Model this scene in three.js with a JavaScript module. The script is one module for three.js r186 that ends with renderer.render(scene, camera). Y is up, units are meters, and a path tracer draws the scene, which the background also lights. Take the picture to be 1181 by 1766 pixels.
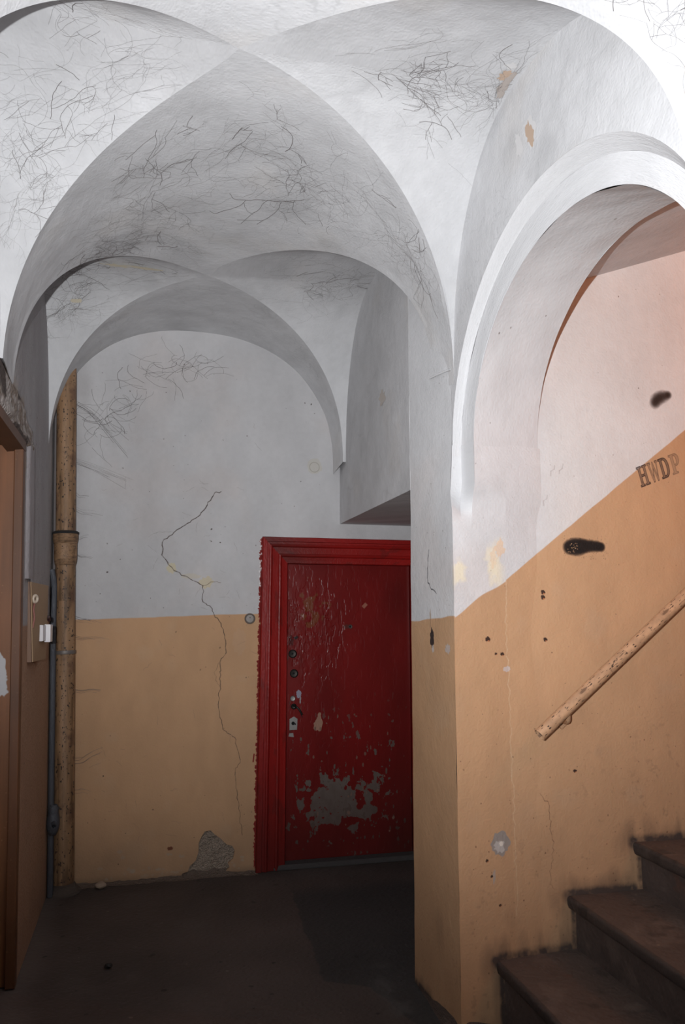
import * as THREE from 'three';
import { ImprovedNoise } from 'three/addons/math/ImprovedNoise.js';
import { mergeGeometries } from 'three/addons/utils/BufferGeometryUtils.js';
import { RoundedBoxGeometry } from 'three/addons/geometries/RoundedBoxGeometry.js';
import { RectAreaLightUniformsLib } from 'three/addons/lights/RectAreaLightUniformsLib.js';

// ------------------------------------------------------------------ camera, light, exposure
// room axes: x to the right, y up, depth d into the picture (z = -d); eye at the origin, 1.55 m up
const EYE = 1.55;
const P = (u, v, d) => new THREE.Vector3(u, v, -d);
const scene = new THREE.Scene();
scene.background = new THREE.Color(0x020202);
const YAW = Math.atan(340 / Math.hypot(1340, 182)), PITCH = Math.atan(182 / 1340);
const camera = new THREE.PerspectiveCamera(THREE.MathUtils.radToDeg(2 * Math.atan(883 / 1340)), 1181 / 1766, 0.05, 60);
camera.position.copy(P(0, EYE, 0));
const look = (yaw, pitch) => P(Math.sin(yaw) * Math.cos(pitch), Math.sin(pitch), Math.cos(yaw) * Math.cos(pitch));
camera.lookAt(camera.position.clone().add(look(YAW, PITCH)));
const renderer = new THREE.WebGLRenderer({ antialias: true });
renderer.toneMapping = THREE.LinearToneMapping;
renderer.toneMappingExposure = 1.0;
renderer.shadowMap.enabled = true;
RectAreaLightUniformsLib.init();
// the camera's own flash, left of and a little above the lens, its head tipped upwards
const flash = new THREE.SpotLight(new THREE.Color(0.97, 0.985, 1.0), 37.5, 0, THREE.MathUtils.degToRad(57), 1.0, 2);
flash.position.copy(P(-0.17, EYE + 0.075, 0.04));
flash.target.position.copy(flash.position.clone().add(look(YAW + 0.16, PITCH + 0.29)));
flash.castShadow = true; flash.shadow.radius = 0.55; flash.shadow.mapSize.set(2048, 2048);
flash.shadow.camera.near = 0.1; flash.shadow.camera.far = 12;
scene.add(flash, flash.target);

// ------------------------------------------------------------------ helpers
const used = new Map();
function numbered(n) { const k = used.get(n) || 0; used.set(n, k + 1); return k ? `${n}_${String(k).padStart(3, '0')}` : n; }
function mesh(name, geo, mat, parent) {
  const m = new THREE.Mesh(geo, mat); m.name = parent ? name : numbered(name);
  m.castShadow = m.receiveShadow = true; (parent || scene).add(m); return m;
}
function struct(name, geo, mat) { const m = mesh(name, geo, mat); m.userData.kind = 'structure'; return m; }
function structGroup(name) { const g = new THREE.Group(); g.name = numbered(name); g.userData.kind = 'structure'; scene.add(g); return g; }
function thing(name, label, category, pos = new THREE.Vector3(), group) {
  const g = new THREE.Group(); g.name = numbered(name); g.position.copy(pos); scene.add(g);
  g.userData = { label, category }; if (group) g.userData.group = group; return g;
}
function tag(o, label, category, extra = {}) { Object.assign(o.userData, { label, category }, extra); return o; }
const perlin = new ImprovedNoise();
const nz = (x, y, z = 0) => perlin.noise(x, y, z);
function rng(seed) { let s = seed >>> 0; return () => { s = (s + 0x6D2B79F5) >>> 0; let t = s; t = Math.imul(t ^ (t >>> 15), t | 1); t ^= t + Math.imul(t ^ (t >>> 7), t | 61); return ((t ^ (t >>> 14)) >>> 0) / 4294967296; }; }
// fast lattice noise for textures, periodic when a period is given
function hash2(x, y, s) { let h = Math.imul(x, 374761393) ^ Math.imul(y, 668265263) ^ Math.imul(s, 2147483647 ^ 0x5bd1e995); h = Math.imul(h ^ (h >>> 13), 1274126177); return ((h ^ (h >>> 16)) >>> 0) / 4294967296; }
function vn(x, y, s = 0, per = 0) {
  let xi = Math.floor(x), yi = Math.floor(y); const fx = x - xi, fy = y - yi, a = fx * fx * (3 - 2 * fx), b = fy * fy * (3 - 2 * fy);
  let x1 = xi + 1, y1 = yi + 1; if (per) { xi = ((xi % per) + per) % per; yi = ((yi % per) + per) % per; x1 = ((x1 % per) + per) % per; y1 = ((y1 % per) + per) % per; }
  const p = hash2(xi, yi, s), q = hash2(x1, yi, s), r = hash2(xi, y1, s), t = hash2(x1, y1, s);
  return p + (q - p) * a + (r - p) * b + (p - q - r + t) * a * b;
}
function fbm(x, y, oct, s = 0, per = 0) { let v = 0, a = 0.5, n = 0; for (let i = 0; i < oct; i++) { v += a * vn(x, y, s + i * 17, per); n += a; a *= 0.5; x *= 2; y *= 2; if (per) per *= 2; } return v / n; }
const clamp = (x, a = 0, b = 1) => Math.min(b, Math.max(a, x));
const sst = (a, b, x) => { const t = clamp((x - a) / (b - a)); return t * t * (3 - 2 * t); };
const mix = (a, b, t) => a + (b - a) * t;
const mix3 = (a, b, t) => [mix(a[0], b[0], t), mix(a[1], b[1], t), mix(a[2], b[2], t)];
const lin2s = (c) => 255 * (c <= 0.0031308 ? 12.92 * c : 1.055 * Math.pow(c, 1 / 2.4) - 0.055);
// a canvas covering [u0,u1] x [v0,v1] metres; pix(u, v) gives a linear colour; draw(ctx, X, Y, s) adds drawn marks
function wallTexture(w, h, [u0, u1, v0, v1], pix, draw) {
  const cv = document.createElement('canvas'); cv.width = w; cv.height = h;
  const ctx = cv.getContext('2d'), im = ctx.createImageData(w, h);
  for (let j = 0; j < h; j++) { const v = v1 - (v1 - v0) * (j + 0.5) / h;
    for (let i = 0; i < w; i++) { const c = pix(u0 + (u1 - u0) * (i + 0.5) / w, v), k = 4 * (j * w + i);
      im.data[k] = lin2s(clamp(c[0])); im.data[k + 1] = lin2s(clamp(c[1])); im.data[k + 2] = lin2s(clamp(c[2])); im.data[k + 3] = 255; } }
  ctx.putImageData(im, 0, 0);
  if (draw) draw(ctx, (u) => (u - u0) / (u1 - u0) * w, (v) => (v1 - v) / (v1 - v0) * h, w / (u1 - u0));
  const t = new THREE.CanvasTexture(cv); t.colorSpace = THREE.SRGBColorSpace; t.anisotropy = 8; return t;
}
function grey(n, f, size) {   // periodic height tile, one tile = size metres
  const a = new Uint8Array(n * n * 4);
  for (let j = 0; j < n; j++) for (let i = 0; i < n; i++) { const v = 255 * clamp(f(i / n, j / n)), k = 4 * (j * n + i); a[k] = a[k + 1] = a[k + 2] = v; a[k + 3] = 255; }
  const t = new THREE.DataTexture(a, n, n); t.wrapS = t.wrapT = THREE.RepeatWrapping; t.magFilter = THREE.LinearFilter; t.minFilter = THREE.LinearMipmapLinearFilter; t.generateMipmaps = true;
  t.repeat.set(1 / size, 1 / size); t.needsUpdate = true; return t;
}
const rep = (t, x, y) => { const c = t.clone(); c.repeat.set(x, y); c.needsUpdate = true; return c; };
const plasterBump = grey(1024, (x, y) => 0.55 * fbm(x * 8, y * 8, 4, 3, 8) + 0.3 * fbm(x * 40, y * 40, 3, 9, 40) + 0.15 * vn(x * 200, y * 200, 5, 200), 1.3);
const concreteBump = grey(512, (x, y) => 0.5 * fbm(x * 6, y * 6, 5, 31, 6) + 0.5 * fbm(x * 60, y * 60, 2, 39, 60), 0.9);

// limewash: shared by every white surface
const WHITE = [0.60, 0.60, 0.612];
function limewash(u, v, s = 0) {
  const a = fbm(u * 1.7, v * 1.7, 5, 101 + s), b = fbm(u * 9, v * 5, 4, 131 + s), c = fbm(u * 40, v * 40, 2, 151 + s);
  let k = 1 + (a - 0.5) * 0.22 + (b - 0.5) * 0.14 + (c - 0.5) * 0.06;
  const warm = sst(0.55, 0.8, fbm(u * 2.3 + 9, v * 2.3, 4, 171 + s));
  return [WHITE[0] * k * mix(1, 1.01, warm), WHITE[1] * k * mix(1, 0.975, warm), WHITE[2] * k * mix(1, 0.955, warm)];
}
function plasterMat(map, wm, hm, o = {}) {
  return new THREE.MeshStandardMaterial({ map, roughness: 0.86, bumpMap: rep(plasterBump, wm / 1.3, hm / 1.3), bumpScale: 0.0038, side: THREE.DoubleSide, ...o });
}
// vault plaster in uv metres
const vaultTex = wallTexture(1536, 1536, [0, 3, 0, 3], (u, v) => {
  const per = 3; let c = [0, 0, 0];
  const q = (x, y, o, s, f) => fbm(x / per * f, y / per * f, o, s, f);
  let k = 1 + (q(u, v, 5, 1, 5) - 0.5) * 0.26 + (q(u, v, 4, 11, 26) - 0.5) * 0.2 + (q(u, v, 2, 21, 110) - 0.5) * 0.07;
  const soot = sst(0.6, 0.78, q(u, v, 5, 41, 7)) * 0.13;
  // faint rings of dust left round old web cells
  const wx = u + 0.12 * (q(u, v, 3, 71, 9) - 0.5), wy = v + 0.12 * (q(u, v, 3, 81, 9) - 0.5);
  const ring = sst(0.05, 0.0, Math.abs(q(wx, wy, 2, 61, 20) - 0.5)) * sst(0.42, 0.7, q(u, v, 4, 91, 6)) * 0.06, fine = sst(0.03, 0, Math.abs(q(wy + 1, wx, 3, 65, 40) - 0.5)) * sst(0.5, 0.7, q(u, v, 3, 95, 7)) * 0.12;
  const warm = sst(0.6, 0.8, q(u, v, 4, 51, 9));
  k *= (1 - soot) * (1 - ring) * (1 - fine);
  c = [WHITE[0] * k, WHITE[1] * k * mix(1, 0.985, warm), WHITE[2] * k * mix(1, 0.965, warm)]; return c;
});
vaultTex.wrapS = vaultTex.wrapT = THREE.RepeatWrapping; vaultTex.repeat.set(1 / 3, 1 / 3);
const vaultMat = new THREE.MeshStandardMaterial({ map: vaultTex, roughness: 0.88, bumpMap: plasterBump, bumpScale: 0.0045, side: THREE.DoubleSide });

// grid surface: fn(a, b) with a, b in 0..1 -> Vector3; uv in metres unless uvf given
function grid(nr, nc, fn, uvf, rough = 0) {
  const pos = [], uv = [], idx = [];
  for (let i = 0; i <= nr; i++) for (let j = 0; j <= nc; j++) { const p = fn(i / nr, j / nc); pos.push(p.x, p.y, p.z); const q = uvf ? uvf(i / nr, j / nc, p) : [i / nr, j / nc]; uv.push(q[0], q[1]); }
  for (let i = 0; i < nr; i++) for (let j = 0; j < nc; j++) { const a = i * (nc + 1) + j, b = a + nc + 1; idx.push(a, b, b + 1, a, b + 1, a + 1); }
  const g = new THREE.BufferGeometry(); g.setAttribute('position', new THREE.Float32BufferAttribute(pos, 3)); g.setAttribute('uv', new THREE.Float32BufferAttribute(uv, 2)); g.setIndex(idx); g.computeVertexNormals();
  if (rough) { const p = g.attributes.position, n = g.attributes.normal; for (let i = 0; i < p.count; i++) { const x = p.getX(i), y = p.getY(i), z = p.getZ(i), k = (rough.call ? rough(p, i) : rough) * (nz(x * 3.1, y * 3.1, z * 3.1) + 0.5 * nz(x * 7, y * 7, z * 7)); p.setXYZ(i, x + n.getX(i) * k, y + n.getY(i) * k, z + n.getZ(i) * k); } g.computeVertexNormals(); }
  return g;
}
// planar shape in (a, b) metres extruded to a slab; place(a, b, t) -> Vector3 with t the depth; uv = uvf(a, b)
function slab(pts, holes, depth, place, uvf, bevel = 0) {
  const s = new THREE.Shape(pts.map(([a, b]) => new THREE.Vector2(a, b)));
  for (const h of holes) s.holes.push(new THREE.Path(h.map(([a, b]) => new THREE.Vector2(a, b))));
  const g = new THREE.ExtrudeGeometry(s, { depth, bevelEnabled: bevel > 0, bevelSize: bevel, bevelThickness: bevel, bevelSegments: 2, bevelOffset: -bevel, curveSegments: 24 });
  const p = g.attributes.position, uv = g.attributes.uv;
  for (let i = 0; i < p.count; i++) { const a = p.getX(i), b = p.getY(i), t = p.getZ(i), q = place(a, b, t); p.setXYZ(i, q.x, q.y, q.z); const r = uvf ? uvf(a, b, t) : [a + t, b]; uv.setXY(i, r[0], r[1]); }
  g.computeVertexNormals(); return g;
}
function tubeGeo(pts, r, seg = 24, rad = 8) { return new THREE.TubeGeometry(new THREE.CatmullRomCurve3(pts), seg, r, rad, false); }
const std = (r, g, b, rough = 0.8, o = {}) => new THREE.MeshStandardMaterial({ color: new THREE.Color().setRGB(r, g, b), roughness: rough, side: THREE.DoubleSide, ...o });

// ------------------------------------------------------------------ the vault: two groined bays on a long barrel
const BAY = [
  { uc: 0.238, H: 3.414, w: 2.352, e: { l: 2.084, r: 2.399 }, u: { l: -0.567, r: 1.223 }, h: { l: 2.544, r: 2.52 }, W: { nl: 1.869, nr: 1.473, fl: 3.131, fr: 2.947 }, k: { nl: 1.057, nr: 1.009, fl: 0.816, fr: 1.239 } },
  { uc: 0.267, H: 3.424, w: 4.135, e: { l: 2.275, r: 2.349 }, u: { l: -0.579, r: 1.216 }, h: { l: 2.524, r: 2.556 }, W: { nl: 3.464, nr: 3.156, fl: 4.716, fr: 4.827 }, k: { nl: 1.09, nr: 0.757, fl: 0.934, fr: 1.084 } },
];
function groin(b, side, end, phi) {   // phi 0 at the crown, pi/2 at the springing
  const q = BAY[b], x = 2 / q.e[side], s = Math.pow(Math.max(0, Math.sin(phi)), x), c = Math.pow(Math.max(0, Math.cos(phi)), x), key = end + side;
  return [q.uc + s * (q.u[side] - q.uc), q.h[side] + (q.H - q.h[side]) * c, q.w + Math.pow(s, q.k[key]) * (q.W[key] - q.w)];
}
function endArch(phi, side) {         // where the barrel meets the back wall
  const x = 2 / 2.327, s = Math.pow(Math.max(0, Math.sin(phi)), x), c = Math.pow(Math.max(0, Math.cos(phi)), x);
  return [0.267 + s * ((side === 'l' ? -0.616 : 1.198) - 0.267), 2.501 + (3.424 - 2.501) * c, 5.04];
}
const lerpP = (a, b, t) => P(mix(a[0], b[0], t), mix(a[1], b[1], t), mix(a[2], b[2], t));
const barrel = (from, to) => (a, t) => { const ph = (a * 2 - 1) * Math.PI / 2, sd = ph < 0 ? 'l' : 'r', x = Math.abs(ph); return lerpP(from(x, sd), to(x, sd), t); };
const near0 = (x, sd) => { const g = groin(0, sd, 'n', x); return [g[0], g[1], -1.2]; };
const BARRELS = [
  barrel((x, sd) => near0(x, sd), (x, sd) => groin(0, sd, 'n', x)),
  barrel((x, sd) => groin(0, sd, 'f', x), (x, sd) => groin(1, sd, 'n', x)),
  barrel((x, sd) => groin(1, sd, 'f', x), (x, sd) => endArch(x, sd)),
];
const leftWallU = (v) => -0.487 - 0.036 * v;
const rightWallU = (b) => (b === 0 ? 1.235 : 1.29);
const cross = (b, sd) => (a, t) => {
  const ph = (a * 2 - 1) * Math.PI / 2, g = groin(b, sd, ph < 0 ? 'n' : 'f', Math.abs(ph));
  const uw = sd === 'l' ? leftWallU(g[1]) - 0.06 : rightWallU(b), lift = 0.035 * Math.cos(ph) * t * (b === 1 && sd === 'r' ? 2 : 1);
  return P(mix(g[0], uw, t), g[1] + lift, g[2]);
};
const vault = structGroup('ceiling');
BARRELS.forEach((fn, i) => { mesh('vault_web', grid(96, 40, fn, (a, t, p) => [a * 3.0 + 0.37 * i, -p.z + 0.2 * i], (p, k) => { const t = (k % 41) / 40; return 0.007 * sst(0, 0.12, t) * sst(1, 0.88, t); }), vaultMat, vault); });
for (const b of [0, 1]) for (const sd of ['l', 'r']) mesh('vault_web', grid(96, 30, cross(b, sd), (a, t, p) => [a * 2.2 + 0.9 * b, p.x + (sd === 'l' ? 0.5 : 1.9)], (p, k) => 0.006 * sst(0, 0.15, (k % 31) / 30)), vaultMat, vault);

// ------------------------------------------------------------------ tan and white walls
const TAN = [0.535, 0.32, 0.178];
function tanPaint(u, v, s = 0) {
  let k = 1 + (fbm(u * 1.5, v * 1.5, 5, 201 + s) - 0.5) * 0.3 + (fbm(u * 14, v * 6, 3, 231 + s) - 0.5) * 0.14;
  const worn = sst(0.62, 0.8, fbm(u * 6, v * 6, 4, 251 + s)) * 0.25;
  return mix3([TAN[0] * k, TAN[1] * k, TAN[2] * k], [0.5, 0.4, 0.3], worn * 0.4);
}
function speckle(ctx, X, Y, s, n, seed, [u0, u1, v0, v1], col = '40,30,25', rmax = 0.004, amax = 0.8) {
  const r = rng(seed);
  for (let i = 0; i < n; i++) { const x = mix(u0, u1, r()), y = mix(v0, v1, r()), q = rmax * Math.pow(r(), 3) + 0.0007; ctx.fillStyle = `rgba(${col},${amax * (0.25 + 0.75 * r())})`; ctx.beginPath(); ctx.ellipse(X(x), Y(y), q * s, q * s * (0.6 + r()), r() * 3, 0, 7); ctx.fill(); }
}
function crackLine(ctx, X, Y, s, pts, wd, col, seed) {
  const r = rng(seed); ctx.lineCap = 'round'; ctx.lineJoin = 'round';
  for (let i = 0; i < pts.length - 1; i++) { const [a, b] = [pts[i], pts[i + 1]], n = Math.max(3, Math.ceil(Math.hypot(a[0] - b[0], a[1] - b[1]) / 0.02)); let px = a[0], py = a[1];
    for (let k = 1; k <= n; k++) { const j = k < n ? 0.006 : 0, x = mix(a[0], b[0], k / n) + (r() - 0.5) * 2 * j, y = mix(a[1], b[1], k / n) + (r() - 0.5) * 2 * j; ctx.strokeStyle = col; ctx.lineWidth = s * wd * (0.6 + 0.8 * r()) * (1 - 0.6 * i / pts.length); ctx.beginPath(); ctx.moveTo(X(px), Y(py)); ctx.lineTo(X(x), Y(y)); ctx.stroke(); px = x; py = y; } }
}
function blob(ctx, X, Y, s, u, v, ru, rv, col, seed, jag = 0.35, n = 26) {
  const r = rng(seed); ctx.fillStyle = col; ctx.beginPath();
  for (let i = 0; i < n; i++) { const a = i / n * Math.PI * 2, k = 1 - jag * r(); const x = X(u + Math.cos(a) * ru * k), y = Y(v + Math.sin(a) * rv * k); i ? ctx.lineTo(x, y) : ctx.moveTo(x, y); }
  ctx.closePath(); ctx.fill();
}
// --- back wall
const BW = [-0.75, 2.15, 0, 3.65], D_BACK = 5.02;
const CRACK = [[0.45, 2.36], [0.409, 2.35], [0.32, 2.203], [0.159, 2.086], [0.089, 2.022], [0.088, 1.941], [0.166, 1.844], [0.349, 1.751], [0.351, 1.648], [0.395, 1.623], [0.482, 1.477], [0.504, 1.332], [0.468, 1.278], [0.471, 1.135], [0.46, 1.011], [0.492, 0.858], [0.568, 0.806], [0.604, 0.654], [0.575, 0.62], [0.593, 0.428], [0.625, 0.22]];
const backTex = wallTexture(1400, 1760, BW, (u, v) => {
  const line = 1.537 + 0.035 * (u + 0.4) + 0.008 * (fbm(u * 9, 3, 3, 7) - 0.5);
  const t = sst(line + 0.004, line - 0.004, v);
  let w = limewash(u, v, 5); const gy = sst(0.35, 0.7, fbm(u * 1.3, v * 1.1, 4, 311)); w = mix3([w[0] * 0.9, w[1] * 0.885, w[2] * 0.88], [w[0] * 0.83, w[1] * 0.82, w[2] * 0.82], gy);
  let c = mix3(w, tanPaint(u, v, 3), t);
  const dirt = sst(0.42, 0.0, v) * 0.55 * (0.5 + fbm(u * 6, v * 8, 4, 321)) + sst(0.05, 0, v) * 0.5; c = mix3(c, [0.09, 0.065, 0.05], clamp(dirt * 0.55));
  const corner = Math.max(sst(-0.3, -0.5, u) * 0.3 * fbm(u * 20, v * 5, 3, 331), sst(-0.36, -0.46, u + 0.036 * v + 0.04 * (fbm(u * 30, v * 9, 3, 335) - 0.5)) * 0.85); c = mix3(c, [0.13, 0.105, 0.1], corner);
  return c;
}, (ctx, X, Y, s) => {
  speckle(ctx, X, Y, s, 260, 11, [-0.5, 1.2, 0.1, 3.2]);
  blob(ctx, X, Y, s, 0.15, 1.86, 0.035, 0.04, 'rgba(205,190,150,0.6)', 5); blob(ctx, X, Y, s, 0.37, 1.77, 0.05, 0.045, 'rgba(205,188,150,0.6)', 6); blob(ctx, X, Y, s, 0.27, 1.81, 0.07, 0.02, 'rgba(200,188,160,0.4)', 7);
  crackLine(ctx, X, Y, s, CRACK, 0.0045, 'rgba(60,48,42,0.8)', 3);
  crackLine(ctx, X, Y, s, [[0.349, 1.751], [0.42, 1.775], [0.46, 1.77]], 0.003, 'rgba(90,75,60,0.6)', 4);
  crackLine(ctx, X, Y, s, [[0.468, 1.278], [0.43, 1.21], [0.45, 1.15], [0.471, 1.12]], 0.002, 'rgba(90,75,60,0.7)', 8);
  crackLine(ctx, X, Y, s, [[0.159, 2.086], [0.05, 2.08], [0.0, 2.05]], 0.002, 'rgba(110,105,100,0.5)', 9);
  const r = rng(77); for (let i = 0; i < 60; i++) { const u = mix(-0.3, 1.0, r()), v = mix(0.2, 2.9, r()), l = 0.02 + 0.06 * r(), a = r() * 6; crackLine(ctx, X, Y, s, [[u, v], [u + l * Math.cos(a), v + l * Math.sin(a)]], 0.0012, 'rgba(95,85,80,0.45)', 100 + i); }
  // pale scraped streaks, chips by the foot of the wall
  for (let i = 0; i < 40; i++) blob(ctx, X, Y, s, mix(-0.25, 0.65, r()), 0.02 + 0.16 * r() * r(), 0.006 + 0.02 * r(), 0.004 + 0.012 * r(), `rgba(165,150,135,${0.2 + 0.4 * r()})`, 300 + i, 0.6);
  blob(ctx, X, Y, s, 0.585, 1.40, 0.05, 0.1, 'rgba(190,165,140,0.18)', 21); blob(ctx, X, Y, s, 0.19, 0.17, 0.02, 0.013, 'rgba(95,45,30,0.8)', 23);
  // square of older cream paint round a filled hole
  blob(ctx, X, Y, s, 1.07, 2.555, 0.055, 0.06, 'rgba(190,184,168,0.45)', 25, 0.2); ctx.strokeStyle = 'rgba(125,118,105,0.5)'; ctx.lineWidth = s * 0.004; ctx.beginPath(); ctx.arc(X(1.068), Y(2.55), s * 0.033, 0, 7); ctx.stroke();
  ctx.strokeStyle = 'rgba(120,25,18,0.9)'; ctx.lineWidth = s * 0.008; ctx.beginPath(); ctx.moveTo(X(0.69), Y(0.70)); ctx.lineTo(X(0.685), Y(0.655)); ctx.stroke();
  // red paint run over on the wall beside the door frame
  for (let i = 0; i < 60; i++) blob(ctx, X, Y, s, 0.725 - 0.016 * (1 - (i / 60)) , 0.05 + 2.02 * i / 60, 0.012 + 0.012 * r(), 0.02 + 0.02 * r(), 'rgba(118,22,17,1)', 500 + i, 0.5);
  for (let i = 0; i < 12; i++) blob(ctx, X, Y, s, 0.70 + 0.02 * r(), 1.75 + 0.3 * r(), 0.006, 0.01, 'rgba(225,222,220,0.9)', 600 + i, 0.5);
});
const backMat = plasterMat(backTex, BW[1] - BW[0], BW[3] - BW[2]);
const bwuv = (a, b) => [(a - BW[0]) / (BW[1] - BW[0]), (b - BW[2]) / (BW[3] - BW[2])];
// where the plaster has come away at the foot of the wall
const PATCH = [[0.26, 0.0], [0.265, 0.02], [0.30, 0.03], [0.31, 0.06], [0.345, 0.09], [0.36, 0.14], [0.36, 0.19], [0.375, 0.225], [0.395, 0.255], [0.43, 0.26], [0.455, 0.235], [0.49, 0.21], [0.53, 0.17], [0.565, 0.16], [0.58, 0.13], [0.57, 0.085], [0.54, 0.06], [0.55, 0.035], [0.53, 0.02], [0.53, 0.0]];
{
  const bk = structGroup('wall_back');
  const outline = [[-0.75, 0], ...PATCH, [0.79, 0], [0.79, 1.985], [1.86, 1.985], [1.86, 0], [2.1, 0], [2.1, 3.6], [-0.75, 3.6]];
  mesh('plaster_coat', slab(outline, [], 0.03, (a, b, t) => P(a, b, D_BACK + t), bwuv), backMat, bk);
  mesh('masonry', slab([[-0.75, 0], [0.79, 0], [0.79, 1.985], [1.86, 1.985], [1.86, 0], [2.1, 0], [2.1, 3.6], [-0.75, 3.6]], [], 0.3, (a, b, t) => P(a, b, D_BACK + 0.03 + t), (a, b) => [a, b]), std(0.3, 0.27, 0.24, 0.95, { bumpMap: concreteBump, bumpScale: 0.01 }), bk);
  const pm = std(0.36, 0.285, 0.225, 0.95, { bumpMap: rep(concreteBump, 1, 1), bumpScale: 0.03 });
  mesh('exposed_plaster', grid(70, 60, (a, b) => { const u = 0.25 + 0.35 * a, v = 0.28 * b; return P(u, v, D_BACK + 0.026 - 0.024 * fbm(u * 22, v * 22, 5, 3)); }, (a, b) => [a, b]), pm, bk);
}
// --- left wall, leaning out, with a doorway
const LW = [-1.2, 5.1, 0, 3.65], DW = [2.75, 3.80, 2.36];
const leftTex = wallTexture(1575, 912, LW, (d, v) => {
  const line = 1.52 + 0.01 * Math.sin(d * 3);
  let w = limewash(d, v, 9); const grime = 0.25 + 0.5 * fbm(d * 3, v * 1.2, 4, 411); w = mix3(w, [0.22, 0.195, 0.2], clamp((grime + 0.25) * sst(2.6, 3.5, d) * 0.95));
  const raw = sst(0.48, 0.56, fbm(d * 3, v * 3, 5, 421)) * sst(2.1, 2.3, v) * sst(2.62, 2.5, v) * sst(2.5, 2.8, d) * sst(4.3, 3.9, d); w = mix3(w, [0.33, 0.27, 0.22], raw);
  let c = mix3(w, mix3(tanPaint(d, v, 6), [0.22, 0.13, 0.1], 0.55), sst(line + 0.006, line - 0.006, v));
  c = mix3(c, [0.1, 0.07, 0.06], sst(0.35, 0, v) * 0.5 * fbm(d * 5, v * 5, 3, 431)); return c;
}, (ctx, X, Y, s) => {
  speckle(ctx, X, Y, s, 500, 31, [2.5, 5, 0.1, 2.9]);
  crackLine(ctx, X, Y, s, [[3.95, 2.4], [3.98, 2.25], [4.03, 2.1], [4.02, 1.95], [4.06, 1.8], [4.03, 1.72]], 0.012, 'rgba(60,50,48,0.8)', 5);
  crackLine(ctx, X, Y, s, [[3.0, 2.52], [3.3, 2.46], [3.6, 2.47], [3.85, 2.36]], 0.014, 'rgba(70,58,50,0.8)', 6);
});
const wallLeft = struct('wall_left', slab([[-1.2, 0], [DW[0], 0], [DW[0], DW[2]], [DW[1], DW[2]], [DW[1], 0], [5.06, 0], [5.06, 3.6], [-1.2, 3.6]], [], 0.35, (a, b, t) => P(leftWallU(b) - t, b, a), (a, b) => [(a - LW[0]) / (LW[1] - LW[0]), b / LW[3]]), plasterMat(leftTex, 6.3, 3.65, { bumpScale: 0.012 }));
{ // rough broken plaster over the doorway and a patched chase beside it
  const rm = new THREE.MeshStandardMaterial({ map: wallTexture(512, 160, [0, 1.3, 0, 0.4], (u, v) => { const n = fbm(u * 16, v * 16, 5, 441), m = fbm(u * 5, v * 9, 4, 447); let c = mix3([0.2, 0.155, 0.125], [0.38, 0.34, 0.32], sst(0.35, 0.65, n)); c = mix3(c, [0.07, 0.05, 0.042], sst(0.6, 0.68, m)); return c; }), roughness: 0.95, bumpMap: rep(concreteBump, 1.6, 0.5), bumpScale: 0.02, side: THREE.DoubleSide });
  mesh('rough_plaster', grid(90, 26, (a, b) => { const d = mix(2.75, 4.0, a), v = mix(2.352, 2.545 - 0.07 * sst(0.55, 1, a) - 0.03 * fbm(a * 14, 2, 3, 451), b), e = Math.min(1, 9 * b, 9 * (1 - b)); return P(leftWallU(v) + e * (0.004 + 0.022 * fbm(d * 9, v * 16, 5, 455)) - 0.003, v, d); }, (a, b) => [a, b * 0.5]), rm, wallLeft);
  mesh('patched_chase', grid(14, 70, (a, b) => { const v = mix(1.73, 2.37, b), d = mix(3.87, 4.07 + 0.03 * (fbm(v * 11, 3, 4, 461) - 0.5), a), e = sst(0, 0.12, a) * sst(1, 0.93, a); return P(leftWallU(v) + e * (0.012 + 0.006 * fbm(d * 12, v * 9, 4, 465)) - 0.002, v, d); }, (a, b) => [a * 0.2, b * 0.6]), std(0.34, 0.315, 0.325, 0.9, { bumpMap: concreteBump, bumpScale: 0.006 }), wallLeft);
}
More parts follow.
